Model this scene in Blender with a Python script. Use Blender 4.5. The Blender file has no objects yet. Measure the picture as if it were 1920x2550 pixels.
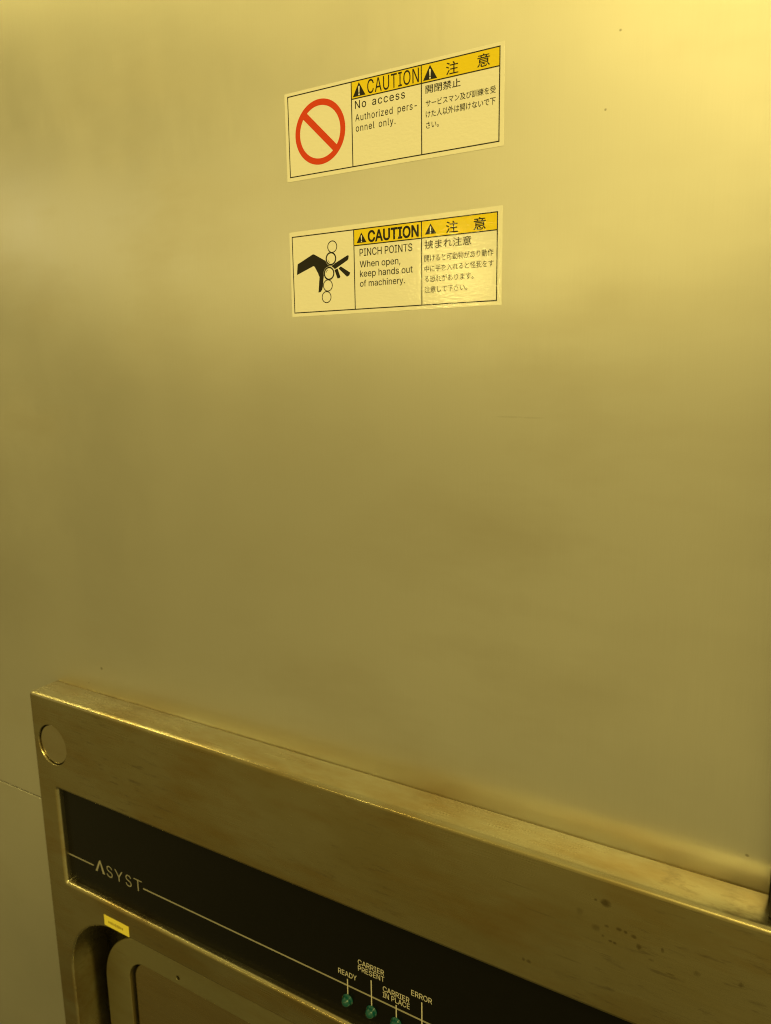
import bpy, bmesh, math, random
from mathutils import Vector, Matrix, geometry
random.seed(7)
S = bpy.context.scene
COL = S.collection
MM = 0.001

# ------------------------------------------------------------------ camera
cam_d = bpy.data.cameras.new('camera')
cam = bpy.data.objects.new('camera', cam_d); COL.objects.link(cam)
R = Matrix(((0.861234173, -0.501569449, -0.081876657),
            (0.507991337, 0.844913304, 0.167530028),
            (-0.014849268, -0.185875217, 0.982461146)))      # columns: right, forward, up
right, fwd, up = (Vector(R.col[i]) for i in range(3))
M4 = Matrix.Identity(4)
for i in range(3):
    M4[i][0], M4[i][1], M4[i][2] = right[i], up[i], -fwd[i]
M4.translation = Vector((0.21361438, -0.28064417, -0.11555314))
cam.matrix_world = M4
cam_d.sensor_fit = 'VERTICAL'; cam_d.sensor_height = 9.6; cam_d.sensor_width = 7.2
cam_d.lens = 9.6 * 1883.79 / 2550
cam_d.clip_start = 0.01; cam_d.clip_end = 60
cam_d.dof.use_dof = True; cam_d.dof.focus_distance = 0.312; cam_d.dof.aperture_fstop = 4.5
S.camera = cam

# ------------------------------------------------------------------ room light (yellow-lit clean room)
W = bpy.data.worlds.new('World'); S.world = W; W.use_nodes = True
nt = W.node_tree; nt.nodes.clear()
wo = nt.nodes.new('ShaderNodeOutputWorld'); bg = nt.nodes.new('ShaderNodeBackground')
tc = nt.nodes.new('ShaderNodeTexCoord'); sx = nt.nodes.new('ShaderNodeSeparateXYZ')
mp = nt.nodes.new('ShaderNodeMapRange'); mp.inputs[1].default_value = -1; mp.inputs[2].default_value = 1
rp = nt.nodes.new('ShaderNodeValToRGB')
C0 = (1.0, 0.775, 0.203)
WORLD_RAMP = [(p, tuple(v * c for c in C0)) for p, v in ((0.0, 0.09), (0.10, 0.12), (0.19, 0.22), (0.26, 0.41), (0.33, 0.45), (0.42, 0.45), (0.46, 0.51), (0.52, 0.55), (0.60, 0.60), (0.70, 0.67), (1.0, 0.58))]
e = rp.color_ramp.elements
e[0].position, e[0].color = WORLD_RAMP[0][0], (*WORLD_RAMP[0][1], 1)
e[1].position, e[1].color = WORLD_RAMP[-1][0], (*WORLD_RAMP[-1][1], 1)
for p, c in WORLD_RAMP[1:-1]:
    q = e.new(p); q.color = (*c, 1)
bg.inputs[1].default_value = 1.0
L = nt.links.new
L(tc.outputs['Generated'], sx.inputs[0]); L(sx.outputs[2], mp.inputs[0]); L(mp.outputs[0], rp.inputs[0])
# the room is dimmer towards its left side
mx = nt.nodes.new('ShaderNodeMapRange'); mx.inputs[1].default_value = -0.95; mx.inputs[2].default_value = -0.25
mx.inputs[3].default_value = 0.38; mx.inputs[4].default_value = 1.0
L(sx.outputs[0], mx.inputs[0]); L(mx.outputs[0], bg.inputs[1])
L(rp.outputs[0], bg.inputs[0]); L(bg.outputs[0], wo.inputs[0])

def area(name, loc, target, sx_, sy_, power, color=(1.0, 0.78, 0.215)):
    d = bpy.data.lights.new(name, 'AREA'); d.shape = 'RECTANGLE'; d.size = sx_; d.size_y = sy_
    d.energy = power; d.color = color
    o = bpy.data.objects.new(name, d); COL.objects.link(o); o.location = loc
    o.rotation_euler = (Vector(target) - Vector(loc)).to_track_quat('-Z', 'Y').to_euler()
    return o
area('ceiling_or_fill_lamp', (0.75, -3.0, 0.9), (0.15, 0, -0.05), 1.6, 1.1, 9.5)        # rows of tubes behind the viewer
tube = area('ceiling_or_fill_lamp', (-1.35, -0.34, 0.72), (-0.2, 0, -0.3), 0.75, 0.08, 5.2)   # tube along the cabinet, left
tube.rotation_euler = (math.radians(40), 0, 0)
area('ceiling_or_fill_lamp', (1.35, -0.8, 1.15), (0.05, 0, -0.1), 0.5, 0.4, 29)        # added fill, high right, to brighten the stickers; not a known fixture
area('ceiling_or_fill_lamp', (0.50, -3.0, 1.38), (0.15, 0, -0.1), 0.34, 0.10, 5.0)     # nearest tube behind the viewer
area('far_lamp', (-1.79, -4.0, 0.42), (0.05, 0, -0.08), 0.40, 0.08, 3.6)
area('side_lamp', (-3.5, -2.05, 0.62), (-0.15, 0, -0.08), 1.3, 0.35, 1.4, (1.0, 0.86, 0.45))

vs = S.view_settings
S.display_settings.display_device = 'sRGB'
vs.view_transform = 'Standard'; vs.look = 'None'; vs.exposure = 0; vs.gamma = 1; vs.use_curve_mapping = False
S.render.engine = 'CYCLES'
S.cycles.use_denoising = True
S.cycles.max_bounces = 8
S.cycles.filter_width = 1.1

# ------------------------------------------------------------------ materials
def nodes_of(name):
    m = bpy.data.materials.new(name); m.use_nodes = True
    t = m.node_tree; b = t.nodes['Principled BSDF']
    return m, t, b

def N(t, kind, **kw):
    n = t.nodes.new(kind)
    for k, v in kw.items():
        if k.startswith('i_'):
            n.inputs[int(k[2:])].default_value = v
        else:
            setattr(n, k, v)
    return n

def pos_noise(t, scale, detail=3, rough=0.55, stretch=(1, 1, 1), offset=(0, 0, 0)):
    g = N(t, 'ShaderNodeNewGeometry')
    mpn = N(t, 'ShaderNodeMapping'); mpn.inputs['Scale'].default_value = stretch; mpn.inputs['Location'].default_value = offset
    n = N(t, 'ShaderNodeTexNoise'); n.inputs['Scale'].default_value = scale
    n.inputs['Detail'].default_value = detail; n.inputs['Roughness'].default_value = rough
    t.links.new(g.outputs['Position'], mpn.inputs[0]); t.links.new(mpn.outputs[0], n.inputs['Vector'])
    return n.outputs[0]

def mrange(t, src, a, b, c, d, clamp=True):
    n = N(t, 'ShaderNodeMapRange'); n.clamp = clamp
    t.links.new(src, n.inputs[0])
    for i, v in enumerate((a, b, c, d)): n.inputs[i + 1].default_value = v
    return n.outputs[0]

def math_(t, op, a, b=None):
    n = N(t, 'ShaderNodeMath', operation=op)
    for i, v in enumerate((a, b)):
        if v is None: continue
        if isinstance(v, (int, float)): n.inputs[i].default_value = v
        else: t.links.new(v, n.inputs[i])
    return n.outputs[0]

def mixc(t, fac, a, b, mode='MIX'):
    n = N(t, 'ShaderNodeMix', data_type='RGBA', blend_type=mode)
    for i, v in ((0, fac), (6, a), (7, b)):
        if isinstance(v, (int, float)): n.inputs[i].default_value = v
        elif isinstance(v, tuple): n.inputs[i].default_value = (*v, 1)
        else: t.links.new(v, n.inputs[i])
    return n.outputs[2]

def spot_mask(t, spots):
    """0..1 mask of small marks: (x, z, rx, rz, strength) in mm on a vertical face"""
    g = N(t, 'ShaderNodeNewGeometry'); sp = N(t, 'ShaderNodeSeparateXYZ'); t.links.new(g.outputs['Position'], sp.inputs[0])
    wob = pos_noise(t, 900, 2)
    acc = None
    for x, z, rx, rz, k in spots:
        a = math_(t, 'MULTIPLY', math_(t, 'SUBTRACT', sp.outputs[0], x * MM), 1 / (rx * MM))
        b = math_(t, 'MULTIPLY', math_(t, 'SUBTRACT', sp.outputs[2], z * MM), 1 / (rz * MM))
        d = math_(t, 'ADD', math_(t, 'MULTIPLY', a, a), math_(t, 'MULTIPLY', b, b))
        d = math_(t, 'ADD', d, math_(t, 'MULTIPLY', math_(t, 'SUBTRACT', wob, 0.5), 1.6))
        v = mrange(t, d, 0.1, 1.5, k * 0.72, 0.0)
        acc = v if acc is None else math_(t, 'MAXIMUM', acc, v)
    return acc

def steel(name, base, rough, aniso, grain, stain=0.0, spots=None, tangent='X', stain_col=(0.32, 0.215, 0.065), wav=1.0, drough=0.05, bump=0.000012, smudge=0.0, front=None):
    """brushed steel; grain = stretch of the brushing noise, tangent = axis across the brushing"""
    m, t, b = nodes_of(name)
    b.inputs['Metallic'].default_value = 1.0
    fine = pos_noise(t, 1.0, 4, 0.6, grain)
    coarse = pos_noise(t, 1.0, 2, 0.5, tuple(g * 0.28 for g in grain), (3, 1, 2))
    cloud = pos_noise(t, 9.0, 4, 0.6)
    col = mixc(t, mrange(t, fine, 0.3, 0.7, 0, 0.10), base, tuple(c * 0.8 for c in base))
    col = mixc(t, mrange(t, cloud, 0.35, 0.7, 0, 0.10), col, tuple(c * 0.78 for c in base))
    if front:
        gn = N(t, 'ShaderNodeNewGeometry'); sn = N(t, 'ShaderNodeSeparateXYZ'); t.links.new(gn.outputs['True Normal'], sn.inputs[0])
        mottle = pos_noise(t, 1.0, 4, 0.6, (13, 25, 30), (2, 6, 8))
        k = math_(t, 'MULTIPLY', mrange(t, math_(t, 'ABSOLUTE', sn.outputs[1]), 0.55, 0.95, 0, 1), mrange(t, mottle, 0.30, 0.62, 0.55, 1.0))
        col = mixc(t, k, col, front)  # faces turned to the front blend unevenly into the darker front colour
    if stain:
        st = pos_noise(t, 1.0, 5, 0.65, (11, 30, 42), (5, 2, 9))
        col = mixc(t, mrange(t, st, 0.46, 0.70, 0, stain), col, stain_col)
        st2 = pos_noise(t, 1.0, 4, 0.7, (60, 90, 420), (1, 7, 3))
        msk = pos_noise(t, 14, 2, 0.5, (1, 1, 1), (9, 4, 4))
        col = mixc(t, math_(t, 'MULTIPLY', mrange(t, st2, 0.56, 0.68, 0, 0.75 * stain), mrange(t, msk, 0.45, 0.6, 0, 1)), col, (0.2, 0.16, 0.10))
    if smudge:
        sm = pos_noise(t, 1.0, 4, 0.55, (10, 10, 24), (4, 4, 1)); sm2 = pos_noise(t, 5.0, 2, 0.5, (1, 1, 1), (7, 3, 2))
        k = math_(t, 'MULTIPLY', mrange(t, sm, 0.45, 0.72, 0, 1), mrange(t, sm2, 0.40, 0.65, 0, 1))
        col = mixc(t, math_(t, 'MULTIPLY', k, smudge), col, (0.62, 0.58, 0.50))
        cloud = math_(t, 'ADD', cloud, math_(t, 'MULTIPLY', k, 0.25))
    if spots:
        col = mixc(t, spot_mask(t, spots), col, (0.09, 0.06, 0.02))
    t.links.new(col, b.inputs['Base Color'])
    r = math_(t, 'ADD', mrange(t, fine, 0.3, 0.7, rough - drough * .5, rough + drough * .5), mrange(t, cloud, 0.3, 0.7, -drough, drough))
    t.links.new(r, b.inputs['Roughness'])
    b.inputs['Anisotropic'].default_value = aniso
    if aniso:
        ax = {'X': (1, 0, 0), 'Y': (0, 1, 0), 'Z': (0, 0, 1)}[tangent]
        cv = N(t, 'ShaderNodeCombineXYZ'); 
        for i in range(3): cv.inputs[i].default_value = ax[i]
        t.links.new(cv.outputs[0], b.inputs['Tangent'])
    bp = N(t, 'ShaderNodeBump'); bp.inputs['Strength'].default_value = 0.5; bp.inputs['Distance'].default_value = bump
    t.links.new(math_(t, 'ADD', fine, math_(t, 'MULTIPLY', coarse, 1.5)), bp.inputs['Height'])
    big = pos_noise(t, 7.0, 2, 0.4, (1, 1, 1), (2, 8, 5))
    bp2 = N(t, 'ShaderNodeBump'); bp2.inputs['Strength'].default_value = 1.0; bp2.inputs['Distance'].default_value = 0.0012 * wav
    t.links.new(big, bp2.inputs['Height']); t.links.new(bp2.outputs[0], bp.inputs['Normal'])
    t.links.new(bp.outputs[0], b.inputs['Normal'])
    return m

WALL_SPOTS = [(141.2, -5.4, .45, .4, .8), (137.2, -29.3, .45, .4, .8), (104, -134.7, 5.5, .4, .14), (113, -134.9, 4.5, .35, .14),
              (-152.3, -289.3, 1.0, .9, .7), (199, -292.8, .7, .6, .7), (-165.5, -301, .9, .5, .3), (62, -66, .4, .3, .4)]
PLATE_SPOTS = [(153.6, -316.7, 1.9, 1.5, .95), (149.7, -316.7, .6, .5, .8), (150.1, -328.6, 1.6, 1.3, .5), (158.9, -325.9, 1.1, .8, .8),
               (161.3, -326.2, .7, .7, .8), (154.2, -326.4, .8, .6, .7), (164.4, -326.8, 1.1, .7, .75), (166.4, -330.4, 1.0, 1.3, .85),
               (153, -331.1, .6, .6, .7), (155.9, -332.2, .7, .5, .75), (157.5, -332.4, .7, .5, .8), (121.4, -355.1, .7, .8, .7),
               (123.7, -355.2, 1.0, .8, .75), (143.8, -324.1, 1.4, 1.6, .35), (174.8, -328.3, .6, 1.0, .7), (201.5, -330.9, .9, .9, .6),
               (187, -332.8, 1.2, 1.0, .5), (171, -334, 1.0, .5, .5), (178, -337, 1.6, .4, .5), (140, -347, 6, .3, .35), (128, -331, 7, .35, .3), (118, -322, 8, .3, .3)]
M_WALL = steel('brushed_steel_panel', (0.80, 0.79, 0.76), 0.36, 0.75, (2200, 2200, 40), spots=WALL_SPOTS, tangent='X', smudge=0.55)
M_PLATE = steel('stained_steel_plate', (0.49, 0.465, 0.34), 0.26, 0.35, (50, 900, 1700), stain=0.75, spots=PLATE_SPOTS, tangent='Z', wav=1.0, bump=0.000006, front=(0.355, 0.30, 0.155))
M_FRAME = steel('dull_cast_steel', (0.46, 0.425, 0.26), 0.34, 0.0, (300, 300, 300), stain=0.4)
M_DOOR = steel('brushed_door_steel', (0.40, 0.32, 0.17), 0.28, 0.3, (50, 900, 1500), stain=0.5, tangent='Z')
M_PLUG = steel('plug_steel', (0.52, 0.46, 0.32), 0.2, 0.0, (400, 400, 400), stain=0.25)

def simple(name, col, rough, spec=0.5, metallic=0.0, var=0.0):
    m, t, b = nodes_of(name)
    n = pos_noise(t, 220, 3)
    t.links.new(mixc(t, mrange(t, n, 0.35, 0.7, 0, var), col, tuple(c * 0.55 for c in col)), b.inputs['Base Color'])
    b.inputs['Roughness'].default_value = rough; b.inputs['Specular IOR Level'].default_value = spec; b.inputs['Metallic'].default_value = metallic
    return m

def laminate(name, col):
    """printed label film: glossy with an orange-peel ripple"""
    m, t, b = nodes_of(name)
    n0 = pos_noise(t, 120, 3)
    t.links.new(mixc(t, mrange(t, n0, 0.3, 0.7, 0, 0.06), col, tuple(c * 0.85 for c in col)), b.inputs['Base Color'])
    b.inputs['Roughness'].default_value = 0.045; b.inputs['Specular IOR Level'].default_value = 0.5
    n = pos_noise(t, 1.0, 2, 0.5, (520, 400, 1000)); n2 = pos_noise(t, 45, 2)
    bp = N(t, 'ShaderNodeBump'); bp.inputs['Strength'].default_value = 1.0; bp.inputs['Distance'].default_value = 0.00006
    t.links.new(math_(t, 'ADD', n, math_(t, 'MULTIPLY', n2, 2.5)), bp.inputs['Height']); t.links.new(bp.outputs[0], b.inputs['Normal'])
    return m

M_LWHITE = laminate('label_film', (0.93, 0.92, 0.89))
M_LYEL = laminate('label_yellow', (0.92, 0.72, 0.012))
M_LBLK = laminate('label_black', (0.012, 0.011, 0.009))
M_LRED = laminate('label_red', (0.74, 0.058, 0.010))
M_TAG = simple('tag_yellow', (0.82, 0.72, 0.10), 0.35, var=0.1)
M_TAGINK = simple('tag_ink', (0.30, 0.24, 0.03), 0.5)
M_BLACK = simple('black_acrylic', (0.003, 0.0028, 0.0025), 0.25, 0.16, var=0.3)
M_INK = simple('silver_ink', (0.29, 0.28, 0.25), 0.5, 0.4, var=0.2)
M_INK2 = simple('white_ink', (0.52, 0.50, 0.46), 0.5, 0.4, var=0.15)
M_VOID = simple('dark_gap', (0.012, 0.010, 0.006), 0.6, 0.2)
M_GASKET = simple('dark_gasket', (0.03, 0.024, 0.012), 0.55, 0.3, var=0.3)
def led_mat():
    m, t, b = nodes_of('green_lens')
    b.inputs['Base Color'].default_value = (0.0008, 0.060, 0.062, 1); b.inputs['Roughness'].default_value = 0.05
    b.inputs['Coat Weight'].default_value = 0.0; b.inputs['IOR'].default_value = 1.5
    return m
M_LED = led_mat()

# ------------------------------------------------------------------ object helpers
WORLD = {}
def put(name, bm, mat, parent=None, origin=None):
    """one mesh object from a bmesh in world mm; its origin goes to the middle of its bounds"""
    me = bpy.data.meshes.new(name)
    for v in bm.verts: v.co *= MM
    if origin is None:
        lo = Vector([min(v.co[i] for v in bm.verts) for i in range(3)]); hi = Vector([max(v.co[i] for v in bm.verts) for i in range(3)])
        origin = (lo + hi) / 2
    for v in bm.verts: v.co -= origin
    bm.to_mesh(me); bm.free()
    me.materials.append(mat)
    o = bpy.data.objects.new(name, me); COL.objects.link(o)
    o.location = origin - (WORLD[parent.name] if parent else Vector())
    if parent: o.parent = parent
    WORLD[o.name] = Vector(origin)
    return o

def empty(name, x, y, z):
    o = bpy.data.objects.new(name, None); COL.objects.link(o); o.empty_display_size = 0.02
    o.location = (x * MM, y * MM, z * MM); WORLD[o.name] = Vector(o.location)
    return o

def tag(o, label, cat, group=None, kind=None):
    o['label'] = label; o['category'] = cat
    if group: o['group'] = group
    if kind: o['kind'] = kind

def box_bm(x0, x1, y0, y1, z0, z1, bev=0.0, seg=2):
    bm = bmesh.new()
    r = bmesh.ops.create_cube(bm, size=1)
    for v in bm.verts:
        v.co = Vector(((x0 + x1) / 2 + v.co.x * (x1 - x0), (y0 + y1) / 2 + v.co.y * (y1 - y0), (z0 + z1) / 2 + v.co.z * (z1 - z0)))
    if bev: bmesh.ops.bevel(bm, geom=bm.edges[:], offset=bev, segments=seg, affect='EDGES', profile=0.5)
    bmesh.ops.recalc_face_normals(bm, faces=bm.faces[:])
    return bm

def poly(bm, pts, y):
    """flat polygon facing the viewer (-Y); pts = (x, z)"""
    a = sum(pts[i][0] * pts[(i + 1) % len(pts)][1] - pts[(i + 1) % len(pts)][0] * pts[i][1] for i in range(len(pts)))
    if a < 0: pts = pts[::-1]
    return bm.faces.new([bm.verts.new((x, y, z)) for x, z in pts])

def rect(bm, x0, x1, z0, z1, y): poly(bm, [(x0, z0), (x1, z0), (x1, z1), (x0, z1)], y)

def fillpoly(bm, pts, y):
    """concave polygon, triangulated"""
    tris = geometry.tessellate_polygon([[Vector((x, z, 0)) for x, z in pts]])
    vs_ = [bm.verts.new((x, y, z)) for x, z in pts]
    for t in tris:
        try: f = bm.faces.new([vs_[i] for i in t])
        except ValueError: continue
        f.normal_update()
        if f.normal.y > 0: f.normal_flip()

def ring(bm, cx, cz, ro, ri, y, n=64):
    a = [(math.cos(2 * math.pi * i / n), math.sin(2 * math.pi * i / n)) for i in range(n)]
    vo = [bm.verts.new((cx + ro * c, y, cz + ro * s)) for c, s in a]; vi = [bm.verts.new((cx + ri * c, y, cz + ri * s)) for c, s in a]
    for i in range(n):
        j = (i + 1) % n
        bm.faces.new([vo[i], vo[j], vi[j], vi[i]])

def rrect(x0, x1, z0, z1, r, n=10):
    """rounded rectangle outline, CCW seen from the front; r = one radius or (bl, br, tr, tl)"""
    rs = r if isinstance(r, tuple) else (r,) * 4
    out = []
    for (cx, cz, a0), rr in zip(((x0, z0, 180), (x1, z0, 270), (x1, z1, 0), (x0, z1, 90)), rs):
        sx_ = 1 if cx == x0 else -1; sz_ = 1 if cz == z0 else -1
        for k in range(n + 1):
            a = math.radians(a0 + 90 * k / n)
            out.append((cx + sx_ * rr + rr * math.cos(a), cz + sz_ * rr + rr * math.sin(a)))
    return out

def inset(pts, d):
    """move a CCW outline inwards by d (negative: outwards)"""
    n = len(pts); out = []
    for i in range(n):
        p, c, q = Vector(pts[i - 1]), Vector(pts[i]), Vector(pts[(i + 1) % n])
        e1 = (c - p).normalized(); e2 = (q - c).normalized()
        n1 = Vector((-e1.y, e1.x)); n2 = Vector((-e2.y, e2.x))
        b = (n1 + n2).normalized(); k = d / max(0.5, b.dot(n1))
        out.append((c.x + b.x * k, c.y + b.y * k))
    return out

def plate_bm(outer, holes, yf, yb, r, seg=7, rh=None):
    """plate with a filleted front edge round its outline and holes. holes = [(pts, depth_y)]"""
    bm = bmesh.new(); rh = r if rh is None else rh
    fill_edges = []
    def wall(pts, hole, yback, rad):
        prof = ([(0.0, yback)] if hole or yback - yf < 15 else [(0.7, yback), (0.2, yback - 0.3), (0.0, yback - 0.9)]) + [(0.0, yf + rad)] + [(rad * (1 - math.cos(math.pi / 2 * k / seg)), yf + rad - rad * math.sin(math.pi / 2 * k / seg)) for k in range(1, seg + 1)]
        rows = []
        for ins, y in prof:
            pp = inset(pts, -ins if hole else ins) if ins else pts
            rows.append([bm.verts.new((x, y, z)) for x, z in pp])
        n = len(pts)
        for a, b in zip(rows, rows[1:]):
            for i in range(n):
                j = (i + 1) % n
                f = bm.faces.new([a[i], a[j], b[j], b[i]]); f.smooth = True
                if hole: f.normal_flip()
        last = rows[-1]
        for i in range(n):
            ed = bm.edges.get((last[i], last[(i + 1) % n])); ed.smooth = False; fill_edges.append(ed)
    wall(outer, False, yb, r)
    for h in holes: wall(h[0], True, h[1], h[2] if len(h) > 2 else rh)
    res = bmesh.ops.triangle_fill(bm, use_beauty=True, use_dissolve=False, edges=fill_edges)
    for g in res['geom']:
        if isinstance(g, bmesh.types.BMFace):
            g.smooth = False; g.normal_update()
            if g.normal.y > 0: g.normal_flip()
    return bm

# ---- lettering
def contours(body):
    """outlines of a line of text as point lists, size 1"""
    cu = bpy.data.curves.new('lettering_outline', 'FONT'); cu.body = body; cu.size = 1.0
    o = bpy.data.objects.new('lettering_outline', cu); COL.objects.link(o)
    dg = bpy.context.evaluated_depsgraph_get(); dg.update()
    ev = o.evaluated_get(dg); c = ev.to_curve(dg); out = []
    for sp in c.splines:
        bp = sp.bezier_points; pts = []
        for i in range(len(bp)):
            p, q = bp[i], bp[(i + 1) % len(bp)]
            d = q.co - p.co
            if (p.handle_right - p.co).cross(d).length < 1e-5 and (q.handle_left - q.co).cross(d).length < 1e-5: pts.append((p.co.x, p.co.y))
            else: pts += [(v.x, v.y) for v in geometry.interpolate_bezier(p.co, p.handle_right, q.handle_left, q.co, 4)[:-1]]
        out.append(pts)
    ev.to_curve_clear(); COL.objects.unlink(o); bpy.data.objects.remove(o); bpy.data.curves.remove(cu)
    return out

def embolden(cs, w):
    if not w: return cs
    tot = sum(c[i - 1][0] * c[i][1] - c[i][0] * c[i - 1][1] for c in cs for i in range(len(c)))
    if tot > 0: w = -w                                 # some fonts draw their outlines counter-clockwise
    out = []
    for c in cs:
        c2 = [p for i, p in enumerate(c) if (Vector(p) - Vector(c[i - 1])).length > 1e-6]
        out.append(inset(c2, w))
    return out

def winding(cs, x, y):
    w = 0
    for c in cs:
        for i in range(len(c)):
            (x0, y0), (x1, y1) = c[i - 1], c[i]
            if (y0 <= y) != (y1 <= y):
                xc = x0 + (y - y0) / (y1 - y0) * (x1 - x0)
                if xc > x: w += 1 if y1 > y0 else -1
    return w

def fill_contours(bm, cs, y):
    """fill outlines (mm) with the non-zero rule as one flat sheet facing the viewer"""
    groups = []                                        # outlines whose boxes touch are filled together
    for c in cs:
        bx = [min(p[0] for p in c), max(p[0] for p in c), [c]]
        keep = []
        for gq in groups:
            if gq[0] <= bx[1] and bx[0] <= gq[1]: bx = [min(bx[0], gq[0]), max(bx[1], gq[1]), gq[2] + bx[2]]
            else: keep.append(gq)
        groups = keep + [bx]
    for _, _, gc in groups:
        pts = []; ed = []
        for c in gc:
            k = len(pts); pts += [Vector(p) for p in c]; ed += [(k + i, k + (i + 1) % len(c)) for i in range(len(c))]
        v, _, f, *_ = geometry.delaunay_2d_cdt(pts, ed, [], 0, 1e-5)
        nv = [None] * len(v)
        for t in f:
            cx, cy = sum(v[i].x for i in t) / 3, sum(v[i].y for i in t) / 3
            if not winding(gc, cx, cy): continue
            for i in t:
                if nv[i] is None: nv[i] = bm.verts.new((v[i].x, y, v[i].y))
            try: fc = bm.faces.new([nv[i] for i in t])
            except ValueError: continue
            fc.normal_update()
            if fc.normal.y > 0: fc.normal_flip()

REF = {}
def refbox(ch):
    if ch not in REF:
        z = [p[1] for c in contours(ch) for p in c]; REF[ch] = (min(z), max(z))
    return REF[ch]
def text(bm, body, x0, x1, base, height, y, ref, bold=0.0):
    """Japanese lettering from x0 to x1; reference glyph `ref` stands on base and is height mm tall"""
    cs = embolden(contours(body), bold); lo, hi = refbox(ref)
    xs = [p[0] for c in cs for p in c]; a = min(xs); kx = (x1 - x0) / (max(xs) - a); kz = height / (hi - lo)
    fill_contours(bm, [[(x0 + (p[0] - a) * kx, base + (p[1] - lo) * kz) for p in c] for c in cs], y)

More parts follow.
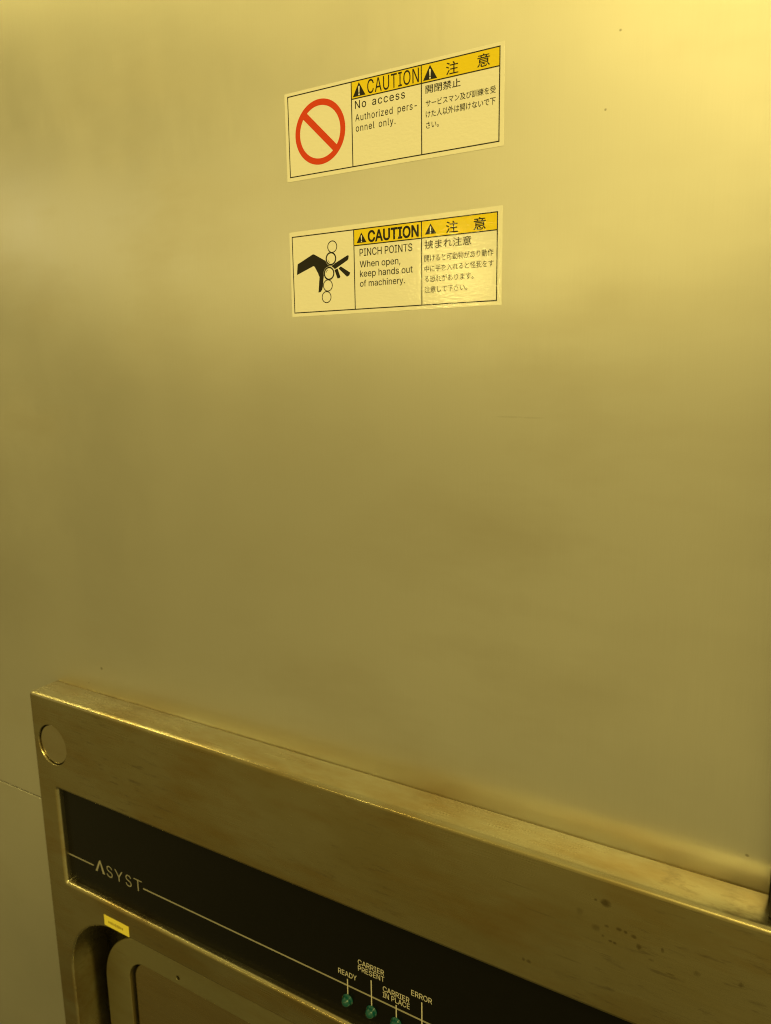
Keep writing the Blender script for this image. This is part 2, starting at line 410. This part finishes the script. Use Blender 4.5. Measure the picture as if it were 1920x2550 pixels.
# plain grotesque letter shapes: letter -> (advance, outlines), 1000 units per em
GLYPHS = {
    ' ': (188, ''),
    ',': (188, '38,-119 68,71 137,71 84,-119'),
    '-': (453, '337,244 337,188 114,188 114,244'),
    '.': (188, '95,-4 83,-3 73,1 63,9 55,18 51,29 50,41 51,53 55,64 63,73 73,81 83,85 95,87 107,85 118,81 128,73 135,64 140,53 141,41 140,29 135,18 128,9 118,1 107,-3'),
    'A': (480, '16,0 201,509 276,509 463,0 395,0 287,302 280,323 272,346 264,372 255,402 244,438 232,478 245,478 233,437 222,402 213,371 204,345 197,322 191,302 85,0|110,142 110,199 370,199 370,142'),
    'C': (510, '267,-7 225,-3 186,7 150,25 119,49 92,79 70,115 53,157 44,203 40,254 44,305 53,352 70,393 92,429 119,459 150,484 186,501 225,512 267,516 293,514 317,511 340,504 362,496 383,485 402,471 419,456 435,438 448,418 459,397 467,373 473,348 408,348 404,365 397,380 389,395 380,407 369,418 357,428 344,437 330,444 315,449 300,453 284,455 267,456 237,453 209,445 184,432 161,414 141,391 125,364 113,332 106,295 103,254 106,213 113,177 125,145 141,117 161,94 184,76 210,63 237,56 267,53 284,54 300,56 315,60 330,65 344,72 357,81 369,90 380,102 389,114 397,128 404,144 408,160 473,160 467,135 459,112 448,91 435,71 420,53 402,38 383,24 363,13 341,5 317,-2 293,-6'),
    'D': (502, '219,0 96,0 96,57 215,57 254,60 288,68 318,81 343,99 363,122 379,149 390,181 397,216 399,255 397,294 390,329 379,361 364,388 344,410 320,428 291,441 258,449 221,452 93,452 93,509 225,509 273,505 315,495 353,478 385,455 412,426 433,391 449,351 458,306 462,255 458,205 449,159 433,119 411,83 384,54 351,31 312,14 268,3|125,509 125,0 60,0 60,509'),
    'E': (419, '60,0 60,509 372,509 372,452 125,452 125,286 355,286 355,229 125,229 125,57 375,57 375,0'),
    'H': (517, '60,0 60,509 125,509 125,289 392,289 392,509 457,509 457,0 392,0 392,232 125,232 125,0'),
    'I': (300, '31,0 31,57 118,57 118,452 31,452 31,509 269,509 269,452 183,452 183,57 269,57 269,0'),
    'L': (393, '60,0 60,509 125,509 125,57 361,57 361,0'),
    'N': (523, '60,0 60,509 136,509 343,183 349,174 355,163 363,151 371,137 379,122 388,107 396,90 405,73 414,55 405,54 403,72 402,90 401,108 400,126 399,142 399,157 399,195 399,509 463,509 463,0 387,0 202,290 177,331 168,346 159,363 148,381 108,452 119,454 122,384 124,328 125,291 125,0'),
    'O': (533, '267,-7 225,-3 186,7 150,25 119,49 92,79 70,115 53,157 44,203 40,254 44,305 53,352 70,393 92,429 119,459 150,484 186,501 225,512 267,516 309,512 348,501 384,484 415,459 442,429 464,393 480,352 490,305 493,254 490,203 480,157 464,115 442,79 415,49 384,25 348,7 309,-3|267,53 296,55 324,63 349,76 372,94 392,116 408,144 420,176 428,213 430,254 428,295 420,332 408,365 392,392 372,415 349,433 324,446 296,453 267,456 237,453 210,445 184,433 161,415 142,392 125,364 113,332 106,295 103,254 106,213 113,176 125,144 142,117 161,94 184,76 210,63 237,55'),
    'P': (445, '60,0 60,509 235,509 272,506 305,499 332,487 356,471 375,452 390,430 400,404 407,377 409,348 407,318 400,291 390,265 375,243 356,223 332,207 305,195 272,188 235,186 109,186 109,242 233,242 257,244 279,248 297,256 312,266 324,279 333,294 339,310 343,328 344,348 343,367 339,385 333,402 324,416 312,428 297,439 279,446 257,451 232,452 125,452 125,0'),
    'R': (449, '60,0 60,509 236,509 273,506 305,500 333,489 356,473 376,455 390,433 401,408 407,381 409,352 407,323 401,296 390,271 376,250 356,232 333,217 305,206 273,200 236,198 96,198 96,255 234,255 258,256 280,260 298,267 313,276 325,287 334,300 340,316 344,333 345,352 344,371 340,389 334,405 325,419 313,430 298,440 279,446 258,451 233,452 125,452 125,0|353,0 230,229 303,229 428,0'),
    'S': (447, '224,-9 188,-7 156,-1 128,9 102,23 81,40 64,60 51,83 42,109 38,137 104,137 108,118 114,102 123,88 136,76 150,66 166,59 185,53 204,50 224,49 246,50 267,54 286,60 303,69 317,79 329,92 338,106 344,122 346,139 344,154 340,168 332,179 322,189 310,197 296,205 280,211 263,217 245,222 184,239 145,253 112,269 86,289 67,313 56,341 52,372 54,400 62,425 75,448 92,468 113,484 138,498 165,508 195,514 227,516 259,514 289,508 316,498 340,484 360,468 377,449 390,427 398,403 401,378 337,378 332,402 320,421 302,437 280,449 254,456 225,459 204,457 185,454 167,448 152,440 139,430 129,418 121,405 117,391 115,376 117,359 122,345 131,334 142,324 155,315 169,308 184,302 198,297 212,293 264,279 279,275 295,270 312,264 328,256 344,248 359,238 372,226 384,213 395,198 402,180 407,161 408,139 406,112 399,87 386,64 370,43 349,25 323,11 294,0 261,-7'),
    'T': (449, '32,452 32,509 417,509 417,452 257,452 257,0 193,0 193,452'),
    'U': (517, '259,-8 220,-6 186,2 154,15 126,33 103,55 85,80 71,108 63,140 60,173 60,509 124,509 124,178 126,155 132,133 141,113 153,95 169,80 187,68 208,59 232,53 259,52 285,53 309,59 331,68 349,80 364,95 377,113 385,133 391,155 393,178 393,509 457,509 457,173 454,140 446,108 433,80 414,55 391,33 363,15 332,2 297,-6'),
    'W': (686, '155,0 16,509 82,509 163,196 167,179 172,162 175,145 187,94 190,76 194,58 197,40 189,40 193,58 196,76 200,94 203,111 207,128 211,145 224,196 306,509 380,509 462,196 466,179 470,162 474,145 486,94 490,76 494,58 497,40 488,40 492,58 495,76 499,94 503,111 506,128 510,145 523,196 603,509 670,509 530,0 455,0 368,323 362,345 357,368 351,391 346,417 341,445 336,475 350,475 345,446 340,420 335,395 330,371 324,347 318,323 230,0'),
    'Y': (472, '203,0 203,208 16,509 91,509 192,344 203,327 213,309 222,292 231,274 240,254 250,230 224,230 233,254 242,275 251,293 260,310 270,327 280,344 381,509 455,509 268,208 268,0'),
    'a': (389, '160,-9 137,-7 115,-3 94,5 76,15 60,29 48,45 38,63 32,84 30,108 32,128 36,146 43,161 53,174 64,184 78,193 92,200 108,206 125,211 143,214 161,217 178,220 234,227 247,229 257,231 265,235 271,240 274,246 276,255 276,257 275,272 272,285 267,297 260,307 251,315 240,322 227,327 212,330 196,331 178,330 163,327 149,322 137,316 127,309 118,301 110,292 104,283 100,274 41,291 51,313 64,331 79,346 95,358 114,368 133,375 153,380 173,383 194,384 208,384 223,382 239,379 255,375 271,369 286,360 300,350 312,336 322,320 330,301 335,278 337,251 337,0 277,0 277,52 272,52 267,43 260,34 252,25 242,16 229,8 215,1 199,-4 181,-7|170,45 192,47 211,51 228,59 242,68 254,80 263,93 270,108 274,122 276,138 276,190 272,187 267,184 259,182 251,180 241,178 231,176 200,171 175,168 161,166 147,163 134,159 122,153 112,147 103,139 97,130 93,118 92,105 93,93 96,82 102,72 109,64 119,57 130,52 142,48 156,46'),
    'c': (396, '207,-8 174,-5 144,3 117,16 93,35 72,58 56,85 44,116 37,150 34,187 37,225 44,260 56,291 72,318 93,341 117,360 144,374 174,382 207,384 226,384 243,381 260,377 276,371 291,364 305,356 318,346 330,335 340,322 349,308 356,293 362,277 303,262 300,272 295,281 290,289 284,297 278,304 270,311 261,316 252,321 242,325 231,328 220,329 207,330 184,328 163,321 145,310 130,296 118,278 108,258 102,236 98,212 96,187 98,163 102,139 108,117 118,97 130,80 145,66 163,55 184,49 207,46 220,47 232,49 243,52 253,55 262,60 271,66 279,73 285,80 292,89 297,98 301,107 304,117 363,102 357,86 350,70 341,56 331,43 319,32 306,21 292,12 277,5 261,-1 244,-5 226,-7'),
    'd': (424, '195,-8 165,-6 137,3 111,16 89,34 70,57 55,84 43,116 36,151 34,189 36,227 43,261 55,293 70,320 89,342 112,361 137,374 165,382 196,384 218,383 237,379 253,373 267,364 278,355 287,346 295,336 301,327 306,319 311,319 311,509 372,509 372,0 313,0 313,59 307,59 301,50 295,41 287,31 277,21 266,12 252,4 236,-3 217,-7|205,47 226,49 246,55 263,65 278,78 290,95 299,115 306,138 310,162 312,189 310,216 306,241 300,263 290,282 278,299 263,312 246,322 227,328 205,330 182,328 162,322 145,311 130,298 118,281 108,261 102,239 98,215 96,189 98,163 102,139 109,117 118,97 130,80 145,66 162,55 182,49'),
    'e': (404, '212,-8 177,-5 145,3 117,16 92,35 72,58 56,85 44,116 37,150 34,187 36,224 44,258 55,290 71,317 91,340 115,359 142,373 172,382 205,384 226,383 246,380 266,374 285,366 303,355 319,341 334,324 347,305 357,282 365,256 370,227 371,194 371,169 75,169 75,221 338,221 310,202 308,226 304,248 298,269 288,286 277,301 263,314 246,323 227,328 205,330 183,328 164,323 146,313 131,301 119,286 109,270 102,251 97,231 96,211 96,178 98,151 102,127 110,106 121,88 135,73 151,61 169,53 190,48 212,46 227,47 241,49 254,53 265,58 276,65 285,73 294,82 300,93 306,105 365,91 358,72 348,55 335,39 320,26 302,14 283,4 261,-3 237,-7'),
    'f': (254, '228,379 228,327 6,327 6,379|81,0 81,432 82,452 87,470 96,486 107,499 120,510 135,519 152,525 169,529 187,530 201,530 212,529 222,527 231,525 238,523 243,521 227,468 215,472 209,473 202,474 195,474 178,472 164,468 154,460 147,449 143,435 142,419 142,0'),
    'h': (410, '114,227 114,0 53,0 53,509 114,509 114,287 102,287 116,319 132,344 152,362 175,374 200,382 227,384 252,383 275,377 295,369 313,356 328,340 341,321 350,298 355,271 357,240 357,0 296,0 296,235 293,263 286,286 273,304 256,318 235,326 210,329 192,328 176,324 161,317 147,308 136,297 126,283 119,266 115,248'),
    'i': (167, '53,0 53,379 114,379 114,0|84,443 73,444 63,448 54,455 47,463 43,472 41,483 43,494 47,504 54,512 63,518 73,522 84,524 95,522 105,518 114,512 121,504 125,494 126,483 125,472 121,463 114,455 105,448 95,444'),
    'k': (381, '110,137 110,212 121,212 284,379 360,379 184,199 177,199|53,0 53,509 114,509 114,0|294,0 148,186 191,229 372,0'),
    'l': (189, '139,-2 112,0 91,8 74,20 62,37 55,59 53,84 53,509 114,509 114,99 114,83 117,71 120,62 126,57 135,53 146,52 160,53 170,54 181,3 162,-1 154,-2 147,-2'),
    'm': (610, '53,0 53,379 112,379 112,295 108,295 114,314 122,331 132,346 144,358 158,368 172,376 187,382 203,385 219,386 245,383 268,375 287,361 303,342 314,320 321,295 312,295 318,312 326,329 337,343 350,356 364,366 381,375 398,381 417,385 437,386 458,385 478,380 497,372 514,361 529,346 541,328 550,307 555,283 557,255 557,0 496,0 496,254 493,279 485,298 473,313 456,323 438,329 419,330 402,329 387,326 374,320 363,312 353,302 345,290 340,277 336,263 335,247 335,0 274,0 274,260 272,280 265,297 253,311 238,322 220,328 199,330 185,329 171,326 158,320 145,312 135,302 126,289 119,274 115,257 114,238 114,0'),
    'n': (410, '114,227 114,0 53,0 53,379 112,379 112,287 102,287 116,319 132,344 152,362 175,374 200,382 227,384 252,383 275,377 295,369 313,356 328,340 341,321 350,298 355,271 357,240 357,0 296,0 296,235 293,263 286,286 273,304 256,318 235,326 210,329 192,328 176,324 161,317 147,308 136,297 126,283 119,266 115,248'),
    'o': (415, '207,-8 174,-5 144,3 117,16 93,35 72,58 56,85 44,116 37,150 34,187 37,225 44,260 56,291 72,318 93,341 117,360 144,374 174,382 207,384 241,382 271,374 299,360 323,341 343,318 359,291 371,260 379,225 381,187 379,150 371,116 359,85 343,58 323,35 299,16 271,3 241,-5|207,46 231,49 252,55 270,66 285,80 298,97 307,117 314,139 318,163 319,187 318,212 314,236 307,258 298,278 285,296 270,310 252,321 231,328 207,330 184,328 163,321 145,310 130,296 118,278 108,258 102,236 98,212 96,187 98,163 102,139 108,117 118,97 130,80 145,66 163,55 184,49'),
    'p': (424, '53,-143 53,379 112,379 112,319 118,319 123,327 130,336 137,346 147,355 158,364 171,373 188,379 207,383 229,384 259,382 287,374 313,361 335,342 354,320 370,293 381,261 388,227 390,189 388,151 381,116 370,84 355,57 336,34 313,16 288,3 260,-6 229,-8 208,-7 189,-3 173,4 159,12 147,21 138,31 130,41 124,50 118,59 114,59 114,-143|220,47 242,49 262,55 279,66 294,80 306,97 316,117 323,139 327,163 328,189 327,215 323,239 316,261 307,281 295,298 280,311 262,322 243,328 220,330 198,328 178,322 161,312 147,299 134,282 125,263 118,241 114,216 113,189 114,162 118,138 125,115 135,95 147,78 162,65 179,55 198,49'),
    'r': (259, '53,0 53,379 112,379 112,321 115,321 124,339 137,354 152,367 171,377 191,383 213,385 229,384 243,384 243,322 230,324 223,325 215,326 207,326 190,324 174,321 159,315 146,306 135,296 126,284 119,269 115,254 114,237 114,0'),
    's': (365, '182,-8 157,-7 133,-3 112,3 93,12 76,24 62,38 50,54 41,73 36,94 94,107 101,87 111,72 124,60 141,52 160,47 181,45 206,47 227,53 244,62 258,74 265,88 268,103 266,115 262,126 254,136 243,144 229,150 212,155 149,170 118,180 92,192 72,208 58,227 50,249 47,274 49,295 55,314 65,332 79,347 95,360 115,370 137,378 161,383 187,384 212,383 234,379 254,372 271,363 286,352 299,339 309,324 318,308 324,290 268,277 262,291 254,304 243,316 228,325 210,331 187,333 166,331 147,326 131,317 119,305 111,292 109,277 110,264 115,253 124,243 136,235 152,229 172,223 229,209 261,200 287,187 306,171 320,153 328,131 331,107 329,85 323,65 312,47 298,31 281,18 260,6 236,-2 210,-7'),
    't': (227, '204,379 204,327 6,327 6,379|65,471 126,471 126,98 127,83 130,70 136,61 144,55 156,51 170,50 185,51 202,54 213,2 207,0 200,-2 192,-3 184,-3 176,-4 168,-4 138,-1 113,7 92,21 77,41 68,64 65,93'),
    'u': (410, '182,-5 158,-3 135,2 115,11 97,23 82,39 69,59 60,82 54,109 53,139 53,379 114,379 114,144 116,117 124,94 137,75 154,61 175,53 200,50 218,51 234,55 249,62 263,71 274,83 283,97 290,113 295,132 296,153 296,379 357,379 357,0 298,0 298,92 307,92 294,60 277,35 257,17 234,5 209,-3'),
    'y': (389, '47,-139 61,-86 71,-87 83,-89 94,-90 104,-89 113,-86 122,-81 130,-74 138,-64 145,-51 151,-36 163,-1 17,379 84,379 165,155 173,132 180,109 187,87 193,64 199,42 206,21 184,21 190,42 196,64 202,87 209,110 216,132 224,155 305,379 371,379 204,-58 196,-77 187,-93 177,-107 165,-119 153,-128 139,-136 125,-141 109,-144 91,-145 82,-145 73,-144 65,-143 57,-142 52,-140'),
    'z': (380, '42,0 42,46 254,320 254,323 48,323 48,379 333,379 333,331 126,60 126,56 339,56 339,0'),
}
BOLD = {'r': 3, 'l': -8, 'm': 5, 'b': 27}
def latin(bm, body, x0, x1, base, cap, y, weight='r', track=0.0, word=0.0):
    """one line of sans lettering squeezed to run from x0 to x1, capitals as tall as cap (mm)"""
    pen = 0.0; cs = []
    for ch in body:
        adv, raw = GLYPHS[ch]
        if raw:
            c = [[tuple(map(float, p.split(','))) for p in k.split()] for k in raw.split('|')]
            cs += [[(px + pen, pz) for px, pz in k] for k in embolden(c, BOLD[weight])]
        pen += adv + track + (word if ch == ' ' else 0)
    lo = min(p[0] for k in cs for p in k); hi = max(p[0] for k in cs for p in k)
    kx = (x1 - x0) / (hi - lo); kz = cap / (509.0 + 2 * BOLD[weight])
    fill_contours(bm, [[(x0 + (px - lo) * kx, base + pz * kz) for px, pz in k] for k in cs], y)

# ------------------------------------------------------------------ cabinet panels
SEAM, PX1 = -396.3, 207.4
o = put('steel_wall', box_bm(-1100, PX1, 0, 2.0, SEAM + 0.35, 900, 0.35), M_WALL)
tag(o, 'large brushed steel cabinet panel carrying the two caution stickers', 'steel panel')
o = put('steel_wall', box_bm(-1100, -190, 0, 2.0, -900, SEAM - 0.35, 0.35), M_WALL)
tag(o, 'steel cabinet panel below the thin seam, left of the load port', 'steel panel')
o = put('edge_gasket', box_bm(PX1 + 0.4, PX1 + 7, -14, 6, -305.3, 900, 0.6), M_GASKET)
tag(o, 'dark vertical strip standing on the steel ledge at the right edge of the big panel', 'gasket')
o = put('cabinet_backing', box_bm(-1100, 900, 40, 42, -900, 900), M_VOID)
tag(o, 'dark cabinet inside glimpsed through the gaps behind the steel panels', 'backing')
o = put('steel_wall', box_bm(PX1 + 7.4, 900, 0, 2.0, SEAM, 900, 0.35), M_WALL)
tag(o, 'steel cabinet panel beyond the dark strip, right of the load port', 'steel panel')

# ------------------------------------------------------------------ caution stickers
GROUP = 'caution stickers on the steel panel'
def sticker(z0, w, h, label):
    t = empty('caution_sticker', 50, 0, z0 - h); tag(t, label, 'sticker', GROUP)
    put('backing', box_bm(0, w, -0.14, -0.005, z0 - h, z0, 0.03, 1), M_LWHITE, t)
    return t
Y1, Y2, Y3 = -0.155, -0.170, -0.185
def lines(t, x0, x1, zt, zb, d1, d2, band, w=0.42):
    bm = bmesh.new(); k = w / 2
    rect(bm, x0 - k, x1 + k, zt - k, zt + k, Y2); rect(bm, x0 - k, x1 + k, zb - k, zb + k, Y2)
    for x in (x0, d1, d2, x1): rect(bm, x - k, x + k, zb + k, zt - k, Y2)
    rect(bm, d1 + k, d2 - k, band - k, band + k, Y2); rect(bm, d2 + k, x1 - k, band - k, band + k, Y2)
    put('border', bm, M_LBLK, t)
    for a, b in ((d1, d2), (d2, x1)):
        bm = bmesh.new(); rect(bm, a + k, b - k, band + k, zt - k, Y1); put('header_band', bm, M_LYEL, t)
def warn(t, xl, xr, zb, zt):
    bm = bmesh.new(); poly(bm, [(xl, zb), (xr, zb), ((xl + xr) / 2, zt)], Y2)
    tri = put('warning_triangle', bm, M_LBLK, t)
    bm = bmesh.new(); c = (xl + xr) / 2; h = zt - zb; wd = (xr - xl)
    poly(bm, [(c - .03 * wd, zb + .24 * h), (c + .03 * wd, zb + .24 * h), (c + .062 * wd, zb + .66 * h), (c + .04 * wd, zb + .72 * h), (c - .04 * wd, zb + .72 * h), (c - .062 * wd, zb + .66 * h)], Y3)
    r = .06 * wd
    poly(bm, [(c + r * math.cos(a * math.pi / 8), zb + .12 * h + r * math.sin(a * math.pi / 8)) for a in range(16)], Y3)
    put('exclamation_mark', bm, M_LWHITE, tri)
def lettering(t, rows, mat=M_LBLK, y=Y2):
    bm = bmesh.new()
    for r in rows: (latin if r[0].isascii() else text)(bm, *r[:5], y, *r[5:])
    return put('lettering', bm, mat, t)

# upper sticker: no access
s1 = sticker(0, 100, 35.3, 'upper white caution sticker with a red crossed prohibition ring')
lines(s1, 1.75, 98.25, -1.42, -33.5, 34.0, 66.05, -7.9)
warn(s1, 34.65, 40.7, -7.25, -2.1); warn(s1, 66.75, 72.85, -7.2, -2.05)
lettering(s1, [('CAUTION', 41.6, 65.0, -7.15, 5.15, 'r', 25)])
lettering(s1, [('注', 76.5, 81.7, -7.05, 4.3, '注', 0.008), ('意', 89.3, 94.4, -6.95, 4.35, '意', 0.008)])
lettering(s1, [('No access', 35.6, 58.8, -11.75, 2.95, 'r', 60, 120)])
lettering(s1, [('Authorized pers-', 35.65, 64.0, -16.45, 2.6, 'r', 55, 120), ('onnel only.', 35.8, 54.4, -20.4, 2.6, 'r', 55, 120)])
lettering(s1, [('開閉禁止', 67.85, 82.6, -11.9, 2.8, '開', 0.008)])
lettering(s1, [('サービスマン及び訓練を受', 67.9, 96.8, -16.65, 2.45, '受', 0.006), ('けた人以外は開けないで下', 67.9, 96.75, -20.55, 2.45, '開', 0.006), ('さい。', 68.0, 73.5, -24.4, 2.35, 'さ', 0.006)])
bm = bmesh.new(); ring(bm, 17.95, -17.6, 12.75, 10.3, Y2, 72)
cx, cz, a = 17.95, -17.6, math.radians(-44); ux, uz = math.cos(a), math.sin(a); px, pz = -uz, ux
poly(bm, [(cx + ux * s * 10.55 + px * k * 1.42, cz + uz * s * 10.55 + pz * k * 1.42) for s, k in ((-1, -1), (1, -1), (1, 1), (-1, 1))], Y2 - 0.004)
put('prohibition_symbol', bm, M_LRED, s1)

# lower sticker: pinch points
s2 = sticker(-56.1, 100, 36.0, 'lower white caution sticker showing a hand caught in rollers')
lines(s2, 1.5, 98.05, -58.15, -90.4, 33.65, 65.75, -64.55)
warn(s2, 35.0, 39.9, -63.65, -59.6); warn(s2, 67.25, 72.3, -63.35, -59.4)
lettering(s2, [('CAUTION', 40.55, 64.5, -63.6, 4.65, 'b')])
lettering(s2, [('注', 76.5, 81.7, -63.75, 4.3, '注', 0.012), ('意', 88.2, 93.4, -63.85, 4.5, '意', 0.012)])
lettering(s2, [('PINCH POINTS', 36.4, 61.5, -69.0, 2.95, 'r')])
lettering(s2, [('When open,', 36.35, 55.95, -73.5, 2.6), ('keep hands out', 36.4, 61.6, -77.35, 2.65), ('of machinery.', 36.3, 58.0, -81.3, 2.55)])
lettering(s2, [('挟まれ注意', 67.05, 87.4, -68.9, 3.3, '注', 0.008)])
lettering(s2, [('開けると可動物があり動作', 67.0, 96.55, -73.75, 2.45, '開', 0.006), ('中に手を入れると怪我をす', 67.0, 96.7, -77.7, 2.45, '我', 0.006),
               ('る恐れがあります。', 67.0, 88.4, -81.65, 2.4, '恐', 0.006), ('注意して下さい。', 67.0, 85.8, -85.7, 2.4, '注', 0.006)])
hand = empty('pinch_symbol', 18, -0.1, -75); hand.location = Vector((18 * MM, -0.1 * MM, -75 * MM)) - WORLD[s2.name]; hand.parent = s2
bm = bmesh.new()
fillpoly(bm, [(4.0, -69.7), (12.3, -66.2), (13.0, -66.25), (19.3, -69.6), (20.2, -70.6), (20.9, -71.0), (22.4, -71.25), (23.6, -70.9), (30.3, -68.05), (30.95, -68.3), (30.7, -69.6), (30.2, -70.1),
              (23.7, -73.2), (23.0, -72.6), (22.0, -71.85), (20.6, -71.8), (19.2, -72.6), (18.1, -74.2), (17.75, -76.0), (17.2, -80.0), (16.7, -81.3), (15.9, -82.2), (14.75, -82.3),
              (15.2, -79.0), (15.55, -75.9), (14.8, -74.2), (13.1, -71.4), (12.5, -71.1), (3.4, -74.2)], Y2)
fillpoly(bm, [(23.5, -73.55), (25.1, -73.05), (26.45, -76.6), (25.9, -77.1), (24.9, -77.1)], Y2)
fillpoly(bm, [(25.6, -73.1), (26.75, -72.3), (31.5, -75.2), (31.0, -76.3), (29.8, -76.75)], Y2)
put('hand_shape', bm, M_LBLK, hand)
for i, (x, z) in enumerate(((22.65, -63.9), (21.8, -68.75), (20.65, -74.75), (19.85, -79.7), (19.0, -84.5))):
    bm = bmesh.new()
    if i in (1, 2):
        ring(bm, x, z, 2.75, 2.45, Y3, 40)
        for f in bm.faces: pass
        n = 40
        vs_ = [bm.verts.new((x + 2.42 * math.cos(2 * math.pi * k / n), Y3 + .004, z + 2.42 * math.sin(2 * math.pi * k / n))) for k in range(n)]
    ring(bm, x, z, 2.5, 2.15, Y3 - .008, 40)
    if i in (1, 2):
        q = 1 if i == 2 else -1
        pts = [(x + 1.72 * math.cos(math.radians(d)), z + q * 1.72 * math.sin(math.radians(d))) for d in range(105, 171, 8)]
        pts += [(x + 1.5 * math.cos(math.radians(d)), z + q * 1.5 * math.sin(math.radians(d))) for d in range(168, 104, -8)]
        fillpoly(bm, pts, Y3 - .008)
    ob = put('roller_ring', bm, M_LBLK, hand)
    if i in (1, 2):
        bm2 = bmesh.new(); poly(bm2, [(x + 2.85 * math.cos(2 * math.pi * k / n), z + 2.85 * math.sin(2 * math.pi * k / n)) for k in range(n)], Y3)
        put('roller_face', bm2, M_LWHITE, hand)

# ------------------------------------------------------------------ load port below
YF = -19.53
LP0 = Vector((0, 0, 0))
port = empty('load_port', 5, 0, -860)
tag(port, 'stained steel load port with a black indicator strip below the stickers', 'load port')
out = rrect(-197.4, 226, -860, -305.5, 2.7, 6)
win = rrect(-178.9, 190.9, -430.0, -365.6, 1.2, 5)
plug_hole = [(-178.8 + 12.9 * math.cos(2 * math.pi * k / 48), -336.7 + 12.9 * math.sin(2 * math.pi * k / 48)) for k in range(48)]
opening = rrect(-182.0, 194.0, -800, -447.2, 47, 20)
YP = -15.5
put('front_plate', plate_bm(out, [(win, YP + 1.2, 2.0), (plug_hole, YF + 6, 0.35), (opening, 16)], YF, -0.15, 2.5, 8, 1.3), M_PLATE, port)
# blanking plug in its recess
bm = plate_bm([(-178.8 + 12.3 * math.cos(2 * math.pi * k / 48), -336.7 + 12.3 * math.sin(2 * math.pi * k / 48)) for k in range(48)], [], YF + 1.1, YF + 6, 0.5, 4)
put('blanking_plug', bm, M_PLUG, port)
# recess behind the pod opening
bm = box_bm(-196, 207, 16, 17, -830, -435); put('recess_back', bm, M_GASKET, port)
hole = rrect(-151.3, 163.3, -790, -486.4, 16, 12)
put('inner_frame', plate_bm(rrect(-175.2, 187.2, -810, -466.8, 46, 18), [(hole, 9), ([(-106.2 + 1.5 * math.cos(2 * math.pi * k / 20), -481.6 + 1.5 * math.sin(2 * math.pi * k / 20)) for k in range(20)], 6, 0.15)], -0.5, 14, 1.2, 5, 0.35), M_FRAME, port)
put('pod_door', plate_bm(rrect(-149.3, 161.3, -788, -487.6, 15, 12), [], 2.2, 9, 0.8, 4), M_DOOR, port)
# black indicator strip
disp = put('display_panel', box_bm(-181, 193, YP, YP + 1.0, -432.3, -363.2), M_BLACK, port)
YT = YP - 0.05
bm = bmesh.new()
for a, b in ((-185.5 + 6, -155.9), (-112.6, 191.0)): rect(bm, a, b, -412.75, -411.85, YT)
put('trim_line', bm, M_INK, disp)
bm = bmesh.new()
poly(bm, [(-154.4, -415.3), (-152.9, -415.3), (-149.75, -408.6), (-149.75, -407.0), (-150.3, -407.0)], YT)
poly(bm, [(-149.75, -408.6), (-147.9, -415.3), (-145.9, -415.3), (-149.2, -407.0), (-149.75, -407.0)], YT)
for ch, a, b in (('S', -144.1, -139.0), ('Y', -136.8, -129.8), ('S', -127.4, -122.5), ('T', -120.3, -113.4)):
    latin(bm, ch, a, b, -415.5, 7.4, YT, 'l')
put('logo_lettering', bm, M_INK, disp)
for rows in ([('READY', 25.2, 36.0, -407.4, 2.9)],
             [('CARRIER', 36.9, 51.6, -397.55, 2.9), ('PRESENT', 36.9, 51.7, -401.0, 2.9)],
             [('CARRIER', 50.8, 65.2, -406.1, 2.9), ('IN PLACE', 50.7, 65.3, -409.45, 2.9)],
             [('ERROR', 66.2, 77.0, -401.15, 2.95)]):
    lettering(disp, [r + ('m',) for r in rows], M_INK2, YT)
for x, zt in ((30.55, -408.6), (44.3, -403.2), (58.0, -410.4), (71.7, -402.5)):
    bm = bmesh.new(); rect(bm, x - .3, x + .3, -417.3, zt, YT - 0.01); put('tick_mark', bm, M_INK2, disp)
for x in (30.55, 44.3, 58.0, 71.7):
    bm = bmesh.new(); prof = [(2.95, 0), (2.95, 0.5), (2.5, 0.55), (2.5, 1.5), (2.35, 2.2), (2.0, 2.9), (1.4, 3.5), (0.7, 3.8)]
    rows = [[bm.verts.new((x + r * math.cos(2 * math.pi * k / 28), YP - d, -420.2 + r * math.sin(2 * math.pi * k / 28))) for k in range(28)] for r, d in prof]
    for a, b in zip(rows, rows[1:]):
        for i in range(28): bm.faces.new([a[i], a[(i + 1) % 28], b[(i + 1) % 28], b[i]]).smooth = True
    bm.faces.new(rows[-1]).smooth = True; bm.faces.new(rows[0][::-1])
    led = put('indicator_light', bm, M_LED, disp)

# small yellow tag between strip and opening
tg = empty('equipment_tag', -134, YF, -443); tag(tg, 'small yellow tag with faded print at the corner of the rounded opening', 'sticker')
put('backing', box_bm(-145.1, -123.4, YF - 0.15, YF - 0.003, -446.3, -439.3, 0.03, 1), M_TAG, tg)
bm = bmesh.new(); x = -141.5
while x < -128.5:
    w = random.uniform(.5, 1.0); hh = random.uniform(.7, 1.3)
    rect(bm, x, x + w, -442.9 - hh, -442.9 + hh * .8, YF - 0.17); x += w + .4
put('faded_print', bm, M_TAGINK, tg)
